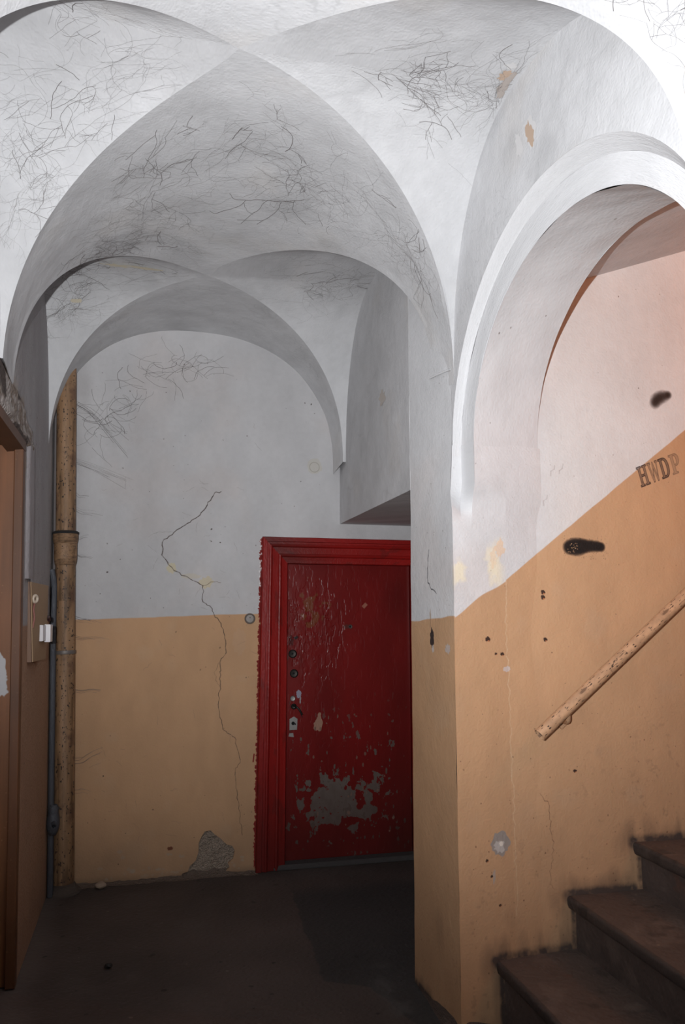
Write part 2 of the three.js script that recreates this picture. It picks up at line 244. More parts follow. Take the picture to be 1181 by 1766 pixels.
// --- stair wall, pier and arch: one sheet of plaster, unrolled into one texture
const SW = [0.62, 3.22, 0, 3.7];
const pier0 = 1.188, pierD = 2.9;   // arris of the pier; left of it the texture runs back along the side face
function stairLine(s) { return s < 1.188 ? 1.535 + 0.02 * sst(0.7, 1.19, s) + 0.0025 * Math.sin(s * 23) : s < 1.43 ? 1.557 + (s - 1.188) * 0.60 + 0.006 * Math.sin(s * 30) : 1.702 + (s - 1.43) * 0.757; }
const STEPS = [[1.345, 0.252], [1.667, 0.452], [1.975, 0.637], [2.285, 0.825], [2.595, 1.013], [2.905, 1.2], [3.215, 1.39], [3.525, 1.58]];
const stairHeight = (u) => { let h = 0; for (const [x, y] of STEPS) if (u >= x) h = y; return h; };
const stairTex = wallTexture(1424, 2026, SW, (u, v) => {
  const line = stairLine(u) + 0.005 * (fbm(u * 12, 1, 3, 51) - 0.5);
  let w = limewash(u, v, 15).map((x) => x * 1.06);
  const bulbTint = sst(1.5, 1.75, u); w = [w[0] * mix(1, 1.0, bulbTint), w[1] * mix(1, 0.985, bulbTint), w[2] * mix(1, 0.955, bulbTint)];  // warm cast of the stair bulb tinted into the white beyond the arch
  const cream = sst(0.4, 0.52, fbm(u * 7, v * 7, 5, 61)) * sst(1.95, 1.75, v) * sst(1.17, 1.2, u) * sst(1.44, 1.38, u); w = mix3(w, [0.78, 0.7, 0.52], cream * 0.8);
  let c = mix3(w, tanPaint(u, v, 13), sst(line + 0.003, line - 0.003, v));
  // boot dirt along the stepped edge and the foot of the pier
  let dist = u < 1.36 ? v : 9;
  for (let i = 0; i < STEPS.length; i++) { const [x, y] = STEPS[i], xe = i + 1 < STEPS.length ? STEPS[i + 1][0] : 9, y0 = i ? STEPS[i - 1][1] : 0;
    dist = Math.min(dist, Math.hypot(u - clamp(u, x, xe), v - y) * 0.8, Math.hypot(u - x - 0.025, v - clamp(v, y0, y)) * 1.3); }
  const smear = 0.25 + 0.75 * sst(0.3, 0.7, 0.55 * fbm(u * 26, v * 7, 4, 81) + 0.45 * fbm(u * 7, v * 5, 3, 83)), grain = fbm(u * 70, v * 70, 2, 85);
  const wide = 0.05 + 0.13 * fbm(u * 8, 3, 3, 87);
  let dd = sst(wide, 0, dist) * 0.75 * smear + sst(0.03, 0.004, dist) * 0.6 * (0.5 + grain);
  dd = Math.max(dd * 0.9, 0.32 * sst(0.6, 0.75, grain * 0.5 + 0.5 * fbm(u * 34, v * 12, 3, 93)) * sst(0.55, 0.02, dist), 0.42 * sst(0.5, 0.85, fbm(u * 6, v * 3, 5, 91)) * sst(0.7, 0.05, dist), 0.12 * sst(0.6, 0.1, dist));
  dd = clamp(dd);
  c = mix3(c, [0.07, 0.05, 0.042], dd);
  return c;
}, (ctx, X, Y, s) => {
  speckle(ctx, X, Y, s, 500, 41, [0.7, 2.6, 0.1, 3.3], '55,38,28', 0.0022, 0.6);
  speckle(ctx, X, Y, s, 300, 43, [1.2, 2.3, 0.3, 1.2], '60,35,22', 0.0025, 0.5);
  crackLine(ctx, X, Y, s, [[1.43, 1.70], [1.428, 1.5], [1.432, 1.3], [1.437, 1.0], [1.44, 0.7], [1.44, 0.4]], 0.004, 'rgba(215,190,160,0.45)', 61);
  crackLine(ctx, X, Y, s, [[1.56, 0.85], [1.60, 0.8], [1.60, 0.72], [1.615, 0.66], [1.60, 0.58], [1.59, 0.5], [1.61, 0.48]], 0.0018, 'rgba(80,55,42,0.7)', 62);
  // holes and chips
  for (const [u, v, q] of [[1.605, 1.655, 0.011], [1.604, 1.634, 0.011], [1.339, 1.464, 0.012], [1.608, 1.46, 0.01], [1.405, 1.403, 0.009], [1.375, 1.405, 0.006], [1.72, 0.93, 0.008], [1.33, 0.56, 0.006], [1.365, 0.45, 0.006], [1.31, 0.62, 0.007]]) { blob(ctx, X, Y, s, u, v, q * 1.25, q, 'rgba(45,28,22,0.9)', 900 + u * 100, 0.4, 14); blob(ctx, X, Y, s, u + 0.003, v - q * 0.6, q * 0.6, q * 0.35, 'rgba(190,120,80,0.9)', 901 + u * 100, 0.4, 12); }
  blob(ctx, X, Y, s, 1.425, 1.343, 0.022, 0.014, 'rgba(200,190,190,0.8)', 31); blob(ctx, X, Y, s, 1.34, 0.56, 0.01, 0.035, 'rgba(170,160,155,0.8)', 33, 0.6);
  // grey filler dab
  blob(ctx, X, Y, s, 1.374, 0.677, 0.048, 0.052, 'rgba(150,142,138,0.95)', 35, 0.25); blob(ctx, X, Y, s, 1.368, 0.665, 0.03, 0.03, 'rgba(190,184,180,0.9)', 36, 0.4); blob(ctx, X, Y, s, 1.376, 0.675, 0.012, 0.012, 'rgba(230,222,210,0.9)', 37, 0.4);
  // side face: hole with chipped plaster, white chip, dark scratch
  blob(ctx, X, Y, s, 0.945, 1.465, 0.028, 0.05, 'rgba(40,30,28,0.95)', 41, 0.4); blob(ctx, X, Y, s, 0.955, 1.42, 0.016, 0.02, 'rgba(190,180,175,0.9)', 42, 0.4); blob(ctx, X, Y, s, 1.115, 1.424, 0.034, 0.022, 'rgba(185,172,165,0.95)', 43, 0.4); blob(ctx, X, Y, s, 0.925, 1.54, 0.01, 0.06, 'rgba(150,120,95,0.5)', 44, 0.4);
  crackLine(ctx, X, Y, s, [[0.92, 1.84], [0.9, 1.74], [0.9, 1.7], [0.94, 1.67], [1.0, 1.65]], 0.006, 'rgba(85,85,90,0.85)', 63);
  blob(ctx, X, Y, s, 1.40, 1.83, 0.03, 0.05, 'rgba(222,190,160,0.7)', 45, 0.5); blob(ctx, X, Y, s, 1.37, 1.79, 0.02, 0.05, 'rgba(225,200,170,0.6)', 46, 0.5);
  // two spray blots
  const r = rng(5);
  const spray = (pts, soft, a) => { for (const [u, v, q] of pts) { const g = ctx.createRadialGradient(X(u), Y(v), 0, X(u), Y(v), q * s); g.addColorStop(0, `rgba(12,8,8,${a})`); g.addColorStop(soft, `rgba(14,9,9,${a * 0.9})`); g.addColorStop(1, 'rgba(20,12,10,0)'); ctx.fillStyle = g; ctx.beginPath(); ctx.arc(X(u), Y(v), q * s, 0, 7); ctx.fill(); } };
  spray([[1.735, 1.845, 0.035], [1.755, 1.848, 0.042], [1.775, 1.848, 0.043], [1.795, 1.851, 0.038], [1.815, 1.852, 0.033], [1.84, 1.853, 0.03], [1.865, 1.852, 0.028], [1.885, 1.85, 0.024]], 0.6, 1);
  for (let i = 0; i < 160; i++) { const u = mix(1.70, 1.92, r()), v = 1.848 + (r() - 0.5) * 0.1; ctx.fillStyle = `rgba(15,10,10,${0.5 * r()})`; ctx.fillRect(X(u), Y(v), 1.5, 1.5); }
  for (let i = 0; i < 22; i++) { ctx.fillStyle = 'rgba(200,160,120,0.9)'; ctx.fillRect(X(1.722 + 0.05 * r()), Y(1.825 + 0.04 * r()), 2, 2); }
  spray([[2.19, 2.505, 0.03], [2.20, 2.52, 0.036], [2.215, 2.532, 0.036], [2.235, 2.54, 0.034], [2.255, 2.546, 0.026], [2.265, 2.55, 0.02]], 0.3, 0.75);
  // four outlined letters
  ctx.save(); ctx.translate(X(2.098), Y(2.118)); ctx.rotate(-Math.atan(0.38)); ctx.transform(1, 0, -0.1, 1, 0, 0);
  const L = 0.088 * s / 0.72; ctx.font = `bold ${L}px serif`; let x = 0;
  for (const [ch, a, dk] of [['H', 0.45, 0.9], ['W', 0.3, 0.6], ['D', 0.5, 1], ['P', 0.2, 0.35]]) { const wd = 0.055 * s, k = wd / ctx.measureText(ch).width; ctx.save(); ctx.translate(x, 0); ctx.scale(k, 1); ctx.fillStyle = `rgba(60,48,44,${a})`; ctx.fillText(ch, 0, 0); ctx.lineWidth = 0.004 * s; ctx.strokeStyle = `rgba(28,20,20,${dk})`; ctx.strokeText(ch, 0, 0); ctx.restore(); x += 0.059 * s; }
  ctx.restore();
  for (const [u, v] of [[1.66, 2.15], [1.70, 2.16], [1.62, 2.02]]) crackLine(ctx, X, Y, s, [[u, v], [u + 0.02, v + 0.045]], 0.004, 'rgba(150,140,138,0.35)', 70 + u * 10);
});
const stairMat = plasterMat(stairTex, SW[1] - SW[0], SW[3], { roughness: 0.7 });
const suv = (s, v) => [(s - SW[0]) / (SW[1] - SW[0]), v / SW[3]];
// plan of the pier at height v: side face A -> P1 arris -> P2, P3 the rebate -> P4 -> P5 on the stair wall
const lin = (tab, v) => { if (v <= tab[0][0]) return tab[0][1]; for (let i = 1; i < tab.length; i++) if (v <= tab[i][0]) return mix(tab[i - 1][1], tab[i][1], (v - tab[i - 1][0]) / (tab[i][0] - tab[i - 1][0])); return tab[tab.length - 1][1]; };
const ARCH = { c1: [2.17, 2.22, 0.81, 0.78], c2: [2.185, 2.22, 0.80, 0.735], c3: [2.17, 2.25, 0.71, 0.605], c4: [2.22, 2.26, 0.732, 0.64] };
const pierA = (v) => [lin([[0, 1.176], [2.13, 1.181]], v), 3.40];
function pierPlan(v) {
  const k = sst(1.93, 2.1, v);     // where the rebate stops
  const p1 = [lin([[0, 1.182], [1.95, 1.185], [2.1, 1.214], [2.3, 1.223]], v), mix(2.9, 2.98, k)];
  const p4 = [1.43, mix(2.943, 2.914, sst(1.5, 2.25, v))], on = (u) => [u, p1[1] + (p4[1] - p1[1]) * (u - p1[0]) / (p4[0] - p1[0])];
  const lo2 = on(1.225), lo3 = on(1.276);
  return { p1, p2: [mix(lo2[0], 1.264, k), mix(lo2[1], 2.985, k)], p3: [mix(lo3[0], 1.276, k), mix(lo3[1], 2.88, k)], p4, p5: [1.61, mix(2.957, 2.951, k)] };
}
const right = structGroup('wall_right');
{ // side face of the pier
  mesh('side_face', grid(110, 12, (a, b) => { const v = 3.5 * a, A = pierA(v), B = v < 2.3 ? pierPlan(v).p1 : [1.223, 2.98]; return P(mix(A[0], B[0], b), v, mix(A[1], B[1], b)); }, (a, b, p) => suv(1.188 - (-p.z - 2.9), p.y), 0.003), stairMat, right);
  // jamb below the arch
  const seg = (i, j) => grid(120, 10, (a, b) => { const v = 2.265 * a, q = pierPlan(v), A = q['p' + i], B = q['p' + j]; return P(mix(A[0], B[0], b), v, mix(A[1], B[1], b)); }, (a, b, p) => suv(p.x, p.y), 0.002);
  mesh('jamb', mergeGeometries([seg(1, 2), seg(2, 3), seg(3, 4), seg(4, 5)]), stairMat, right);
}
{ // the arch above: outer order, its rebate, inner order and soffit
  const el = (c, th) => [c[0] + c[2] * Math.cos(th), c[1] + c[3] * Math.sin(th)];   // th 0 at the far foot
  const pt = { 1: (th) => { const [d, v] = el(ARCH.c1, th); return [1.223, v, d]; }, 2: (th) => { const [d, v] = el(ARCH.c2, th); return [1.266, v, d]; }, 3: (th) => { const [d, v] = el(ARCH.c3, th); return [1.276, v, d]; }, 4: (th) => { const [d, v] = el(ARCH.c4, th); return [1.6, v, d]; }, 5: (th) => { const [d, v] = el([2.22, 2.3, 0.95, 0.75], th); return [1.62, v, d]; } };
  const seg = (i, j, n) => grid(140, n, (a, b) => lerpP(pt[i](a * Math.PI), pt[j](a * Math.PI), b), (a, b) => suv(0.66 + 0.1 * i + 0.3 * b, 2.26 + a * 1.3), i === 3 ? (p, k) => 0.008 * Math.sqrt(Math.sin(Math.PI * Math.floor(k / (n + 1)) / 140)) : 0.003);
  mesh('arch_rebate', seg(1, 2, 6), stairMat, right); mesh('arch_order', seg(2, 3, 8), stairMat, right);
  mesh('arch_soffit', seg(3, 4, 24), stairMat, right);
  mesh('arch_back', seg(4, 5, 4), vaultMat, right);
  // near jamb, out of the frame
  const nearJ = [[1.223, 1.36], [1.266, 1.385], [1.276, 1.46], [1.6, 1.49], [1.62, 1.27]];
  for (let k = 0; k < 4; k++) mesh('near_jamb', grid(1, 1, (a, b) => P(mix(nearJ[k][0], nearJ[k + 1][0], b), 2.3 * a, mix(nearJ[k][1], nearJ[k + 1][1], b)), (a, b, p) => [p.x, p.y]), vaultMat, right);
  // lunette wall the arch is cut through
  const hole = []; for (let i = 0; i <= 64; i++) hole.push(el(ARCH.c1, i / 64 * Math.PI));
  const out = [[2.98, 2.22], [2.98, 3.6], [-1.2, 3.6], [-1.2, 0], [1.36, 0], [1.36, 2.22]]; 
  const g = slab([...out, ...hole.slice(1, -1).reverse()], [], 0.005, (a, b, t) => P(1.223 + t, b, a), (a, b) => [a, b + 0.4]);
  mesh('lunette_wall', g, vaultMat, right);
  mesh('lunette_backing', slab([[2.98, 3.05], [2.98, 3.6], [-1.2, 3.6], [-1.2, 3.05]], [], 0.33, (a, b, t) => P(1.235 + t, b, a), (a, b) => [a, b]), vaultMat, right);
}
{ // side wall of the far bay above the low passage to the door
  mesh('lintel_wall', slab([[3.40, 2.14], [5.05, 2.172], [5.05, 3.6], [3.40, 3.6]], [], 0.95, (a, b, t) => P(mix(1.181, 1.243, (a - 3.4) / 1.62) + t, b, a), (a, b, t) => [a + t, b]), vaultMat, right);
  mesh('passage_end', slab([[3.42, 0], [5.05, 0], [5.05, 2.3], [3.42, 2.3]], [], 0.1, (a, b, t) => P(2.04 + t, b, a), (a, b, t) => [a + t, b]), vaultMat, right);
}
{ // small lip of plaster where the web springs from the side face
  const lip = new THREE.CatmullRomCurve3([P(1.198, 2.612, 3.17), P(1.205, 2.603, 3.08), P(1.216, 2.592, 2.975)]);
  mesh('plaster_lip', new THREE.TubeGeometry(lip, 12, 0.005, 6), std(0.68, 0.68, 0.69, 0.85), right);
}
// flaked paint on the vault and walls: ragged scabs a couple of millimetres proud
function scab(at, ru, rv, seed, col, parent, off = 0) {   // at(x, y) -> point for offsets in metres
  const r = rng(seed), pos = [], idx = [], n = 22, c = at(0, 0); pos.push(c.x, c.y, c.z);
  for (let i = 0; i < n; i++) { const a = i / n * Math.PI * 2, k = 1 - 0.5 * r(); const p = at(Math.cos(a) * ru * k, Math.sin(a) * rv * k); pos.push(p.x, p.y, p.z); idx.push(0, 1 + i, 1 + (i + 1) % n); }
  const g = new THREE.BufferGeometry(); g.setAttribute('position', new THREE.Float32BufferAttribute(pos, 3)); g.setIndex(idx); g.computeVertexNormals();
  return mesh('paint_flake', g, std(...col, 0.9), parent);
}
const onWeb = (fn, a, t, off = 0.004) => { const h = 0.004, p = fn(a, t), la = fn(a + h, t).distanceTo(p) / h, lt = fn(a, t - h).distanceTo(p) / h; return (x, y) => { const q = fn(a + x / la, t + y / lt), c = P(0.35, 2.2, -q.z); return q.lerp(c, off / q.distanceTo(c)); }; };
const onLunette = (d, v, off) => (x, y) => P(1.223 - off, v + y, d + x + 0.25 * y);
const CREAM = [0.6, 0.54, 0.42], BRICK = [0.5, 0.37, 0.28], CHALK = [0.64, 0.63, 0.63];
scab(onLunette(2.226, 3.19, 0.001), 0.045, 0.085, 3, CHALK, right); scab(onLunette(2.228, 3.185, 0.002), 0.034, 0.068, 4, BRICK, right); scab(onLunette(2.31, 3.2, 0.001), 0.03, 0.07, 5, CHALK, right);
scab((x, y) => P(1.196, 2.72 + y, 3.885 + x), 0.07, 0.05, 6, [0.52, 0.47, 0.43], right);
for (const [a, t, ru, rv, k, col] of [[0.5, 0.36, 0.03, 0.12, 11, CREAM], [0.505, 0.5, 0.02, 0.1, 12, CREAM], [0.66, 0.54, 0.02, 0.035, 13, CREAM]]) scab(onWeb(cross(1, 'l'), a, t, 0.01), ru, rv, k, col, vault);
for (const [a, t, ru, rv, k, col] of [[0.485, 0.93, 0.035, 0.03, 21, BRICK], [0.505, 0.955, 0.05, 0.025, 22, [0.42, 0.37, 0.34]], [0.47, 0.92, 0.02, 0.03, 23, CHALK]]) scab(onWeb(cross(0, 'r'), a, t, 0.009), ru, rv, k, col, vault);
struct('wall_stair', slab([[1.40, 0], [4.6, 0], [4.6, 4.3], [1.40, 4.3]], [], 0.44, (a, b, t) => P(a, b, 2.953 + t), (a, b) => suv(a, b)), stairMat);
// stairwell: rising ceiling, end and near walls
struct('ceiling_stair', slab([[1.58, 2.952], [4.6, 4.07], [4.6, 4.3], [1.58, 3.2]], [], 1.95, (a, b, t) => P(a, b, 1.05 + t), (a, b, t) => [a, t]), vaultMat);
struct('wall_stair_end', slab([[1.0, 0], [3.0, 0], [3.0, 4.3], [1.0, 4.3]], [], 0.15, (a, b, t) => P(4.45 + t, b, a), (a, b) => [a, b]), vaultMat);
struct('wall_stair_near', slab([[1.55, 0], [4.6, 0], [4.6, 4.3], [1.55, 4.3]], [], 0.2, (a, b, t) => P(a, b, 1.02 + t), (a, b) => [a, b]), vaultMat);
struct('wall_near', slab([[-0.9, 0], [1.6, 0], [1.6, 3.6], [-0.9, 3.6]], [], 0.2, (a, b, t) => P(a, b, -1.2 - t), (a, b) => [a, b]), vaultMat);

// ------------------------------------------------------------------ floor
const FL = [-0.7, 2.3, 0.0, 5.3];
const floorTex = wallTexture(1000, 1766, FL, (u, d) => {
  let k = 0.6 + 0.8 * fbm(u * 2.2, d * 2.2, 6, 601), c = [0.06 * k, 0.045 * k, 0.04 * k];
  const dust = sst(0.5, 0.75, fbm(u * 4, d * 4, 5, 611)) * 0.35; c = mix3(c, [0.085, 0.07, 0.063], dust);
  const edge = sst(-0.32, -0.46, u + 0.05 * fbm(d * 6, 1, 3, 3)) * 0.5; c = mix3(c, [0.14, 0.115, 0.105], edge);
  // torn edge of the worn covering: bare dark concrete to the right
  const x = lin([[2.6, 1.25], [3.1, 1.06], [3.4, 0.98], [3.5, 0.80], [4.09, 0.83], [4.6, 0.86]], d) + 0.03 * (fbm(d * 14, 2, 3, 621) - 0.5);
  const bare = sst(x - 0.006, x + 0.006, u) * sst(4.75, 4.5, d); c = mix3(c, [0.018 * k + 0.008, 0.0175 * k + 0.008, 0.018 * k + 0.008], bare * 0.85);
  const pale = sst(0.45, 0.6, fbm(u * 5, d * 5, 4, 631)) * sst(0.95, 1.05, u) * sst(3.75, 3.5, d); c = mix3(c, [0.07, 0.066, 0.063], pale * 0.6);
  return c;
}, (ctx, X, Y, s) => { speckle(ctx, X, Y, s, 240, 71, [-0.4, 1.2, 2.9, 5], '150,135,120', 0.006, 0.4); speckle(ctx, X, Y, s, 160, 73, [-0.4, 1.2, 2.9, 5], '10,7,6', 0.012, 0.6); });
struct('floor', grid(60, 90, (a, b) => { const u = -0.9 + 5.5 * a, d = -1.2 + 6.5 * b; return P(u, 0.004 * nz(u * 2, d * 2) - 0.004, d); }, (a, b, p) => [(p.x - FL[0]) / 3.0, (-p.z - FL[2]) / 5.3]), new THREE.MeshStandardMaterial({ map: floorTex, roughness: 0.82, bumpMap: rep(concreteBump, 3.3, 5.9), bumpScale: 0.006, side: THREE.DoubleSide }));
// mortar fillets where walls meet the floor
const mortar = std(0.085, 0.06, 0.05, 0.95, { bumpMap: rep(concreteBump, 2, 2), bumpScale: 0.012 });
{ // lump of mortar round the foot of the pier
  const rim = [[1.175, 3.42], [1.165, 3.2], [1.14, 2.95], [1.14, 2.82], [1.2, 2.72], [1.30, 2.75], [1.36, 2.82]], top = [[1.185, 3.42, 0.0], [1.19, 3.2, 0.05], [1.2, 2.94, 0.08], [1.215, 2.935, 0.085], [1.25, 2.94, 0.07], [1.3, 2.945, 0.05], [1.37, 2.945, 0.02]];
  const C1 = new THREE.CatmullRomCurve3(rim.map(([u, d]) => P(u, -0.01, d))), C2 = new THREE.CatmullRomCurve3(top.map(([u, d, v]) => P(u, v, d)));
  struct('trim_1', grid(40, 12, (a, b) => { const p = C1.getPoint(a).lerp(C2.getPoint(a), b); p.y = mix(C1.getPoint(a).y, C2.getPoint(a).y, Math.pow(b, 1.6)) + 0.012 * nz(p.x * 18, p.z * 18) * (1 - b) * b * 4; return p; }, (a, b) => [a, b * 0.3]), mortar);
  const C3 = (x) => P(-0.5 + 1.22 * x, 0, D_BACK);
  struct('trim_2', grid(120, 8, (a, b) => { const p = C3(a), h = 0.004 + 0.024 * fbm(a * 14, 1, 4, 77) + 0.02 * sst(0.62, 0.7, a) * sst(0.9, 0.82, a), w = 0.05 + 0.03 * fbm(a * 11, 5, 3, 79); return P(p.x, h * b * b + 0.006 * nz(a * 40, b * 3) - 0.004 * (1 - b), D_BACK + 0.015 - w * (1 - b)); }, (a, b) => [a * 1.2, b * 0.1]), std(0.13, 0.095, 0.075, 0.95, { bumpMap: rep(concreteBump, 2, 2), bumpScale: 0.016 }));
}

// ------------------------------------------------------------------ the red door
const RED = [0.25, 0.0095, 0.008];
const redNoise = (u, v, s) => { const k = 1 + (fbm(u * 6, v * 3, 4, 700 + s) - 0.5) * 0.5; return [RED[0] * k, RED[1] * k, RED[2] * k]; };
const frameTex = wallTexture(512, 1024, [0, 0.6, 0, 2.4], (u, v) => { let c = redNoise(u, v, 1); const d = sst(0.64, 0.75, fbm(u * 30, v * 8, 4, 711)) * 0.4; c = mix3(c, [0.09, 0.012, 0.01], d); c = mix3(c, [0.05, 0.012, 0.01], sst(0.9, 0.0, v) * 0.65); return c; });  // red darkens towards the floor: flash falloff painted into the colour
const dripBump = grey(512, (x, y) => 0.6 * fbm(x * 34, y * 12, 3, 51, 34 * 1) + 0.4 * fbm(x * 60, y * 60, 2, 55, 60), 0.6);
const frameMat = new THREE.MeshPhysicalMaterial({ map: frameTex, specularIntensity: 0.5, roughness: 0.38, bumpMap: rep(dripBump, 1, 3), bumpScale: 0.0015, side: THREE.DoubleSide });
const DF = { l: 0.722, r: 1.93, t: 2.072 };
const PROFILE = [[0, -0.004], [0.001, 0.028], [0.006, 0.034], [0.03, 0.034], [0.033, 0.026], [0.046, 0.026], [0.049, 0.031], [0.056, 0.033], [0.063, 0.029], [0.068, 0.02], [0.09, 0.017], [0.108, 0.015], [0.112, 0.021], [0.119, 0.023], [0.127, 0.018], [0.131, 0.008], [0.152, 0.004], [0.168, 0.002], [0.172, -0.004], [0.173, -0.075]];
function casing(leg) {
  const parts = [];
  for (let k = 0; k < PROFILE.length - 1; k++) {
    const [ta, za] = PROFILE[k], [tb, zb] = PROFILE[k + 1];
    parts.push(grid(24, 1, (a, b) => { const t = mix(ta, tb, b), z = mix(za, zb, b), j = 0.0015 * nz(a * 9 + leg * 5, t * 30);
      if (leg === 0) return P(DF.l + t + j - 0.016 * (1 - a) * (1 - t / 0.173), mix(0.0, DF.t - t, a), D_BACK - z);
      if (leg === 1) return P(mix(DF.l + t, DF.r - t, a), DF.t - t + j, D_BACK - z);
      return P(DF.r - t + j, mix(0.0, DF.t - t, a), D_BACK - z); }, (a, b) => [(mix(ta, tb, b) * 1.0 + 0.2 * leg) / 0.6, a * 0.86]));
  }
  return mergeGeometries(parts);
}
const leafTex = wallTexture(900, 1900, [0.88, 1.78, 0.02, 1.92], (u, v) => {
  let c = redNoise(u, v, 9); c = [c[0] * 0.62, c[1] * 0.8, c[2] * 0.9];
  const old = [0.12, 0.095, 0.082];
  const n = fbm(u * 20, v * 20, 5, 721), n2 = fbm(u * 40, v * 22, 4, 731);
  const dx = (u - 1.30) / 0.27, dy = (v - 0.36) / 0.17, r = Math.sqrt(dx * dx + dy * dy);
  const kick = sst(0.535, 0.55, n - 0.30 * (r - 0.82)); c = mix3(c, mix3(old, [0.17, 0.14, 0.125], n2), kick);
  const scat = sst(0.705, 0.72, n2 - 0.05 * Math.abs(v - 0.4)) * sst(1.2, 0.6, v); c = mix3(c, old, scat);
  const b1 = sst(0.5, 0.58, n - 0.35 * (Math.hypot((u - 1.06) / 0.08, (v - 1.62) / 0.13) - 0.75)); c = mix3(c, [0.16, 0.06, 0.022], b1 * 0.6);
  const b2 = sst(0.56, 0.58, n - 0.6 * (Math.hypot((u - 1.12) / 0.045, (v - 0.87 - (u - 1.12) * 0.9) / 0.075) - 0.75)); c = mix3(c, [0.32, 0.18, 0.13], b2);
  const b3 = sst(0.6, 0.7, fbm(u * 30, v * 14, 4, 741)) * sst(1.03, 0.93, u) * sst(1.75, 1.3, v) * sst(0.7, 0.9, v); c = mix3(c, [0.08, 0.025, 0.02], b3 * 0.7);
  c = mix3(c, [0.04, 0.012, 0.01], clamp(sst(0.8, 0.02, v) * 0.55 + sst(1.35, 1.8, u) * 0.25));  // leaf darkened low down and to the right, painting in the light falloff
  return c;
}, (ctx, X, Y, s) => {
  blob(ctx, X, Y, s, 0.985, 1.055, 0.02, 0.032, 'rgba(150,150,165,0.95)', 3, 0.35); blob(ctx, X, Y, s, 0.995, 1.015, 0.008, 0.035, 'rgba(150,145,150,0.95)', 4, 0.6);
  ctx.save(); ctx.translate(X(1.433), Y(1.63)); ctx.rotate(-0.8); ctx.fillStyle = 'rgba(150,95,80,1)'; ctx.fillRect(-0.018 * s, -0.012 * s, 0.036 * s, 0.024 * s); ctx.restore();
  blob(ctx, X, Y, s, 1.305, 1.49, 0.024, 0.02, 'rgba(80,45,40,0.8)', 5, 0.5); blob(ctx, X, Y, s, 0.965, 1.418, 0.02, 0.016, 'rgba(18,6,6,0.95)', 6, 0.6); blob(ctx, X, Y, s, 0.93, 1.40, 0.02, 0.05, 'rgba(50,10,9,0.6)', 7, 0.6);
  const r = rng(9); for (let i = 0; i < 30; i++) blob(ctx, X, Y, s, mix(1.0, 1.65, r()), mix(0.15, 0.95, r()), 0.004 + 0.006 * r(), 0.006 + 0.014 * r(), 'rgba(112,88,78,0.9)', 40 + i, 0.5);
  crackLine(ctx, X, Y, s, [[0.965, 0.985], [0.99, 0.95], [1.01, 0.91]], 0.005, 'rgba(35,28,38,0.9)', 12);
});
